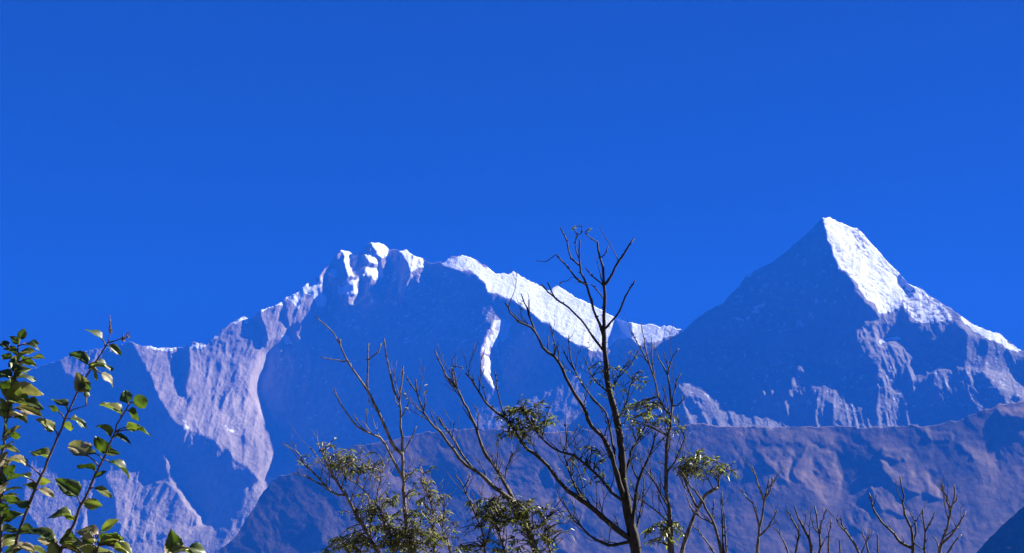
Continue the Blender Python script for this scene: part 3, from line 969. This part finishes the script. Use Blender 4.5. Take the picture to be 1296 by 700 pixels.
Bt.limb([(428, 612), (420, 598), (408, 585), (398, 574), (392, 565)], 2.0, .9, .2, twigs=1)
Bt.limb([(470, 684), (468, 650), (466, 628), (452, 612), (436, 603), (430, 590)], 3, 1.2, .3, twigs=5)
Bt.limb([(470, 660), (476, 635), (480, 610), (486, 590)], 2.6, 1.0, .3, twigs=5)
Bt.limb([(500, 706), (494, 680), (484, 655), (474, 635)], 3.4, 1.4, -.2, to_ground=True, twigs=5)
Bt.limb([(548, 706), (550, 680), (549, 660), (546, 640), (540, 622), (536, 600)], 3, 1.2, .1, to_ground=True, twigs=6)
Bt.limb([(572, 706), (566, 682), (560, 668), (562, 650), (566, 636)], 2.8, 1.1, .1, to_ground=True, twigs=5)
Bt.foliage(443, 586, 36, 14, 42, M_SMALL, L=8, W=2.4, rach=16, per=5, stemmy=.5)
Bt.foliage(440, 580, 24, 8, 14, M_SMALLY, L=7, W=2.4, rach=14, per=5)
Bt.foliage(468, 592, 26, 14, 16, M_SMALL, L=7, W=2.2, rach=13, per=4, stemmy=.7)
Bt.foliage(382, 584, 8, 3, 4, M_SMALLY, L=8, W=2.6, rach=14, per=4)
Bt.foliage(414, 563, 14, 6, 6, M_SMALL, L=8, W=2.8, rach=10, per=3, stemmy=.9)
Bt.foliage(533, 600, 16, 12, 10, M_SMALL, L=7, W=2.6, rach=10, per=4, stemmy=.9)
Bt.foliage(532, 618, 12, 8, 8, M_SMALLY, L=9, W=3.0, rach=10, per=4, stemmy=.9)
Bt.foliage(550, 632, 12, 10, 8, M_LEAFB, L=10, W=3.6, rach=10, per=4, stemmy=.9)
Bt.foliage(500, 655, 48, 26, 90, M_SMALL, L=8.5, W=3.0, rach=16, per=5, stemmy=.5)
Bt.foliage(488, 684, 64, 18, 120, M_SMALL, L=8.5, W=3.0, rach=16, per=5, stemmy=.5)
Bt.foliage(520, 676, 34, 22, 44, M_SMALLY, L=8.5, W=3.0, rach=15, per=5)
Bt.foliage(430, 690, 24, 8, 16, M_SMALL, L=9, W=3.0, rach=16, per=5, stemmy=.7)
Bt.foliage(562, 672, 18, 24, 26, M_SMALL, L=8, W=2.8, rach=14, per=4, stemmy=.9)
Bt.foliage(450, 655, 18, 22, 16, M_SMALL, L=8, W=2.6, rach=14, per=4, stemmy=.9)
Bt.done()

# ---- the bare saplings along the lower right
SAP = 'bare saplings in front of the dry slope'


def sapling(label, D, mat, seed, main, rest, name='bare_sapling', w=4.5):
    t = Plant(name, label, 'sapling', D, mat, seed, SAP)
    t.limb(main, w, 1.6, 0.05, 'trunk', to_ground=True, twigs=2)
    for q in rest:
        pts, ww = q[0], q[1]
        g_ = pts[0][1] > 699
        t.limb(pts, ww, max(1.1, ww * .45), t.rng.choice((-.3, .3)), to_ground=g_, twigs=len(pts) // 2 - (0 if len(pts) > 3 else 1), tl=(8, 20))
    t.done()
    return t


sapling('bare sapling with several close stems below the drooping leaf tuft', 12.6, M_GREY, 21,
        [(914, 703), (910, 685), (904, 665), (897, 650), (890, 637), (880, 622), (870, 611), (862, 596)],
        [([(916, 703), (915, 680), (914, 655), (912, 632)], 3.2), ([(919, 703), (918, 668), (915, 640), (914, 622)], 2.4),
         ([(905, 668), (898, 660), (888, 655), (880, 648), (872, 640)], 2.6), ([(905, 703), (896, 688), (884, 672), (876, 664)], 2.6),
         ([(908, 680), (903, 660), (902, 645), (904, 632)], 2.2)])
sapling('upright bare sapling forking into three at mid height right of the drooping leaf tuft', 15.5, M_PALE, 22,
        [(958, 703), (961, 668), (965, 648), (967, 633), (971, 618), (973, 606)],
        [([(967, 631), (974, 622), (977, 612), (978, 604)], 3), ([(967, 632), (961, 618), (956, 602), (951, 589)], 3),
         ([(961, 664), (957, 650), (952, 637), (944, 628), (937, 620)], 2.8), ([(962, 678), (972, 668), (979, 656), (984, 645)], 3)])
sapling('low bare sapling with a spray of many thin stems left of the small forked twigs', 16, M_GREY, 23,
        [(1028, 703), (1024, 682), (1017, 668), (1010, 656), (1006, 641)],
        [([(1007, 703), (1009, 685), (1011, 672), (1005, 661), (1000, 652), (995, 645)], 3.2), ([(1036, 703), (1038, 685), (1035, 665), (1032, 641)], 3.4),
         ([(1036, 672), (1040, 660), (1044, 652), (1047, 644)], 2.4), ([(1049, 703), (1049, 680), (1051, 668), (1052, 656)], 2.6),
         ([(998, 703), (992, 686), (986, 676), (979, 667)], 2.6), ([(1037, 680), (1030, 668), (1026, 655)], 2.2)])
sapling('short bare sapling of thin forked twigs beside the long limb of the tallest sapling', 16, M_GREY, 24,
        [(1088, 703), (1082, 690), (1075, 678), (1069, 670), (1065, 663), (1065, 653)],
        [([(1070, 672), (1062, 664), (1058, 655)], 2.4), ([(1100, 703), (1096, 686), (1091, 673)], 2.8), ([(1112, 703), (1111, 688), (1110, 674)], 2.6),
         ([(1063, 703), (1062, 690), (1063, 680)], 2.2)], w=3.6)
sapling('tallest bare sapling at the lower right with a long limb reaching up left', 15, M_GREY, 25,
        [(1155, 703), (1156, 686), (1153, 668), (1147, 655), (1144, 645), (1144, 628), (1139, 604)],
        [([(1154, 696), (1145, 689), (1136, 682), (1126, 670), (1116, 661), (1107, 648), (1103, 636), (1099, 624)], 4), ([(1158, 690), (1159, 675), (1158, 660), (1152, 650)], 2.8),
         ([(1171, 703), (1171, 688), (1170, 672), (1168, 658), (1167, 645)], 3.4), ([(1170, 674), (1176, 664), (1183, 648)], 2.4), ([(1158, 688), (1166, 694), (1171, 698)], 1.8)])
sapling('rightmost bare sapling with upswept limbs on its right side', 15, M_PALE, 26,
        [(1189, 703), (1192, 688), (1197, 672), (1201, 658), (1204, 645), (1207, 630), (1208, 613)],
        [([(1204, 646), (1199, 636), (1195, 622), (1192, 611)], 2.8), ([(1206, 640), (1211, 632), (1212, 624)], 1.8),
         ([(1194, 688), (1203, 678), (1211, 668), (1217, 658), (1223, 647)], 3.2), ([(1197, 703), (1206, 690), (1217, 676)], 2.8), ([(1191, 700), (1186, 688), (1180, 678)], 2.2),
         ([(1196, 680), (1206, 672), (1213, 668)], 2)])

# ---- the broad-leaved shrub close by on the left
Sh = Plant('leafy_shrub', 'close shrub with two tall thin stems, curled green leaves and a flower spike', 'shrub', 5.0, M_STEM, 5)
Sl = Plant('leafy_shrub', 'leafier shrub at the left edge crowding one upright stem with leaves', 'shrub', 5.3, M_STEM, 6)
Z = 2.186


def zc(pts):
    return [(x / Z, 380 + y / Z) for x, y in pts]


Sh.limb(zc([(34, 712), (60, 620), (95, 530), (125, 465), (150, 400), (180, 330), (215, 255), (250, 190), (285, 140), (298, 118)]), 4.6, 1.8, 0.05, 'stem', to_ground=True, tips=False)
Sh.limb(zc([(160, 712), (178, 670), (205, 615), (235, 545), (275, 460), (310, 385), (335, 325), (356, 290)]), 4.4, 1.6, -.05, 'stem', to_ground=True, tips=False)
Sl.limb(zc([(2, 712), (2, 560), (5, 450), (15, 350), (30, 270), (42, 200), (48, 150), (55, 105)]), 5, 2.2, .1, 'stem', to_ground=True, tips=False)
Sh.limb(zc([(262, 712), (268, 690), (272, 668), (262, 650)]), 3, 1.8, .1, 'stem', to_ground=True, tips=False)
Sh.limb(zc([(470, 716), (478, 700), (484, 688)]), 3, 1.8, .1, 'stem', to_ground=True, tips=False)
Sh.limb(zc([(188, 322), (205, 302), (236, 292)]), 1.6, .8, .2, 'stem', tips=False)
Sh.limb(zc([(296, 120), (318, 112), (336, 104)]), 1.8, 1.2, -.2, 'stem', tips=False)
Sh.limb(zc([(296, 122), (303, 100), (306, 84)]), 1.4, .8, -.2, 'stem', tips=False)


SH = Sh


def broad_leaf(cx, cy, ln, kind, wide=0.70):
    Sh = SH if not (cx < 112 and cy < 420 or cx < 42) else Sl
    rng = Sh.rng
    cx, cy, ln = cx / Z, 380 + cy / Z, ln / Z
    s = Sh.D / F
    q = min(Sh.nodes, key=lambda k: (k[0] - cx) ** 2 + (k[1] - cy - 7) ** 2)
    dx, dy = cx - q[0], cy - q[1]
    dl = math.hypot(dx, dy) + 1e-6
    dx, dy = dx / dl, dy / dl + 0.18
    depth = q[2] + rng.uniform(-.03, .03)
    c = P(cx, cy, depth)
    ax = RT * dx - UP * dy + FWD * rng.uniform(-.5, .5)
    ax /= np.linalg.norm(ax)
    L = ln * s * 1.02
    base = c - ax * L * .5
    nv = np.array([rng.gauss(0.1, .4), rng.choice((-1, -1, -1, 1)) * rng.uniform(.2, .95), rng.uniform(.5, 1)])
    nv -= ax * (nv @ ax)
    nv /= np.linalg.norm(nv)
    sd = np.cross(ax, nv)
    g = Geo()
    nu, nw = 13, 9
    W = L * wide * rng.uniform(.9, 1.2)
    fold, droop, wav, ph = rng.uniform(.3, 1.1), rng.uniform(.05, .5), rng.uniform(.04, .12), rng.uniform(0, 6)
    twist = rng.uniform(-.7, .7)
    for i in range(nu):
        t = i / (nu - 1)
        prof = (math.sin(math.pi * t ** 0.72) ** 0.8) * (1 - .12 * t) + 0.01
        for j in range(nw):
            v = 2 * j / (nw - 1) - 1
            edge = 1 + (.07 * math.cos(i * math.pi) if abs(v) > .9 else 0)
            x = v * prof * W / 2 * edge
            h = fold * abs(x) * 0.9 + wav * L * math.sin(7 * t + ph + 2.5 * v) * abs(v) + .012 * L * math.sin(26 * t - 9 * abs(v)) * min(1, prof)
            h -= droop * L * t * t
            if abs(v) > .7:
                h -= fold * L * .10 * (abs(v) - .7) / .3 * prof
            a = twist * t
            ss, nn_ = sd * math.cos(a) + nv * math.sin(a), nv * math.cos(a) - sd * math.sin(a)
            g.v.append(tuple(base + ax * L * t + ss * x + nn_ * h))
    for i in range(nu - 1):
        for j in range(nw - 1):
            a = i * nw + j
            g.f.append((a, a + 1, a + nw + 1, a + nw))
    mat = {'g': M_LEAF, 'y': M_LEAFY, 'b': M_LEAFB}[kind]
    o = g.build('leaf', mat)
    Sh.segs.append(o)
    gp = Geo()
    mid = (q[4] + base) / 2 + np.array([0, 0, 1.5 * s])
    gp.tube([q[4], mid, base, base + ax * L * .12], [1.1 * s, .9 * s, .8 * s, .5 * s], 5)
    gp.build('petiole', M_STEM, o)


LV = [(262, 92, 56, 'g'), (218, 155, 66, 'g'), (270, 180, 50, 'y'), (262, 196, 44, 'y'), (225, 228, 60, 'b'), (236, 244, 44, 'g'), (290, 180, 50, 'g'), (300, 215, 48, 'b'), (318, 134, 42, 'g'),
      (170, 282, 46, 'g'), (308, 300, 66, 'y'), (348, 264, 48, 'g'), (392, 282, 58, 'g'), (372, 318, 48, 'g'), (370, 350, 44, 'y'), (398, 362, 42, 'g'), (292, 358, 50, 'g'), (127, 343, 60, 'y'),
      (192, 350, 40, 'y'), (220, 336, 50, 'g'), (338, 378, 46, 'g'), (216, 410, 78, 'b'), (110, 425, 58, 'y'), (280, 400, 56, 'g'), (305, 420, 44, 'g'), (238, 463, 52, 'g'), (273, 482, 44, 'g'),
      (335, 462, 68, 'g'), (186, 518, 76, 'g'), (288, 530, 60, 'y'), (130, 530, 52, 'b'), (122, 500, 40, 'y'), (55, 482, 62, 'g'), (45, 445, 68, 'b'), (55, 560, 64, 'g'), (258, 565, 54, 'y'),
      (172, 590, 60, 'g'), (190, 600, 40, 'y'), (112, 648, 88, 'g'), (242, 636, 66, 'b'), (298, 622, 58, 'y'), (20, 632, 56, 'g'), (212, 690, 54, 'g'), (310, 662, 64, 'y'), (285, 690, 60, 'y'),
      (345, 690, 66, 'y'), (240, 662, 48, 'g'), (95, 690, 76, 'y'), (60, 680, 60, 'b'), (150, 690, 56, 'y'), (15, 672, 60, 'y'), (130, 668, 60, 'b'),
      (480, 668, 62, 'g'), (468, 692, 52, 'b'), (500, 690, 50, 'y'), (552, 691, 62, 'g'), (522, 698, 48, 'y'),
      (62, 92, 36, 'g'), (40, 108, 34, 'g'), (10, 122, 38, 'g'), (55, 150, 56, 'y'), (78, 142, 44, 'y'), (30, 140, 42, 'g'), (105, 158, 40, 'y'), (80, 172, 46, 'y'), (12, 202, 48, 'g'), (70, 210, 58, 'g'),
      (72, 248, 74, 'b'), (40, 250, 56, 'y'), (22, 262, 48, 'b'), (78, 300, 78, 'b'), (22, 300, 60, 'y'), (50, 285, 52, 'y'), (30, 366, 66, 'b'), (14, 342, 54, 'g'), (45, 372, 40, 'g'), (8, 440, 48, 'b'),
      (4, 492, 40, 'g'), (2, 578, 32, 'b'), (18, 238, 44, 'g'), (45, 178, 44, 'y')]
LV += [(16, 155, 36, 'g'), (60, 190, 40, 'g'), (36, 220, 42, 'y'), (10, 300, 44, 'g'), (58, 330, 44, 'g'), (20, 400, 50, 'y'), (26, 470, 44, 'g'), (24, 540, 44, 'y'), (14, 610, 44, 'g'),
       (150, 300, 34, 'g'), (242, 250, 38, 'g'), (250, 420, 36, 'g'), (80, 510, 40, 'g'), (75, 640, 56, 'g')]
lr = random.Random(77)
for k in range(26):
    y = lr.uniform(110, 700)
    LV.append((lr.uniform(0, 95) if y < 380 else lr.uniform(0, 40), y, lr.uniform(34, 56), lr.choice('ggyb')))
for k in range(20):
    LV.append((lr.uniform(45, 350), lr.uniform(640, 700), lr.uniform(36, 62), lr.choice('gyyb')))
for a_ in LV:
    broad_leaf(*a_)
# flower spike and buds at the tip
for (cx, cy, hgt, wd) in ((306, 66, 52, 13), (340, 104, 22, 16), (354, 94, 20, 14)):
    g = Geo()
    s = Sh.D / F
    q = min(Sh.nodes, key=lambda k: (k[0] - cx / Z) ** 2 + (k[1] - 380 - (cy + hgt / 2) / Z) ** 2)
    b0 = P(cx / Z, 380 + (cy + hgt / 2) / Z, q[2])
    t0 = P(cx / Z + Sh.rng.uniform(-1, 1), 380 + (cy - hgt / 2) / Z, q[2])
    g.tube([q[4], b0, t0], [.9 * s, .8 * s, .4 * s], 5)
    for k in range(int(hgt * 1.4)):
        t = Sh.rng.random() ** 1.2
        p = b0 + (t0 - b0) * t
        a = Sh.rng.uniform(0, 6.28)
        d = np.array([math.cos(a), math.sin(a), .8])
        d /= np.linalg.norm(d)
        g.leaflet(p, d, np.cross(d, np.array([.2, .1, 1.0])), wd / Z * s * .62 * (1.15 - t), 1.6 * s)
    Sh.segs.append(g.build('flower_bud', M_BUD))
Sh.done()
Sl.done()
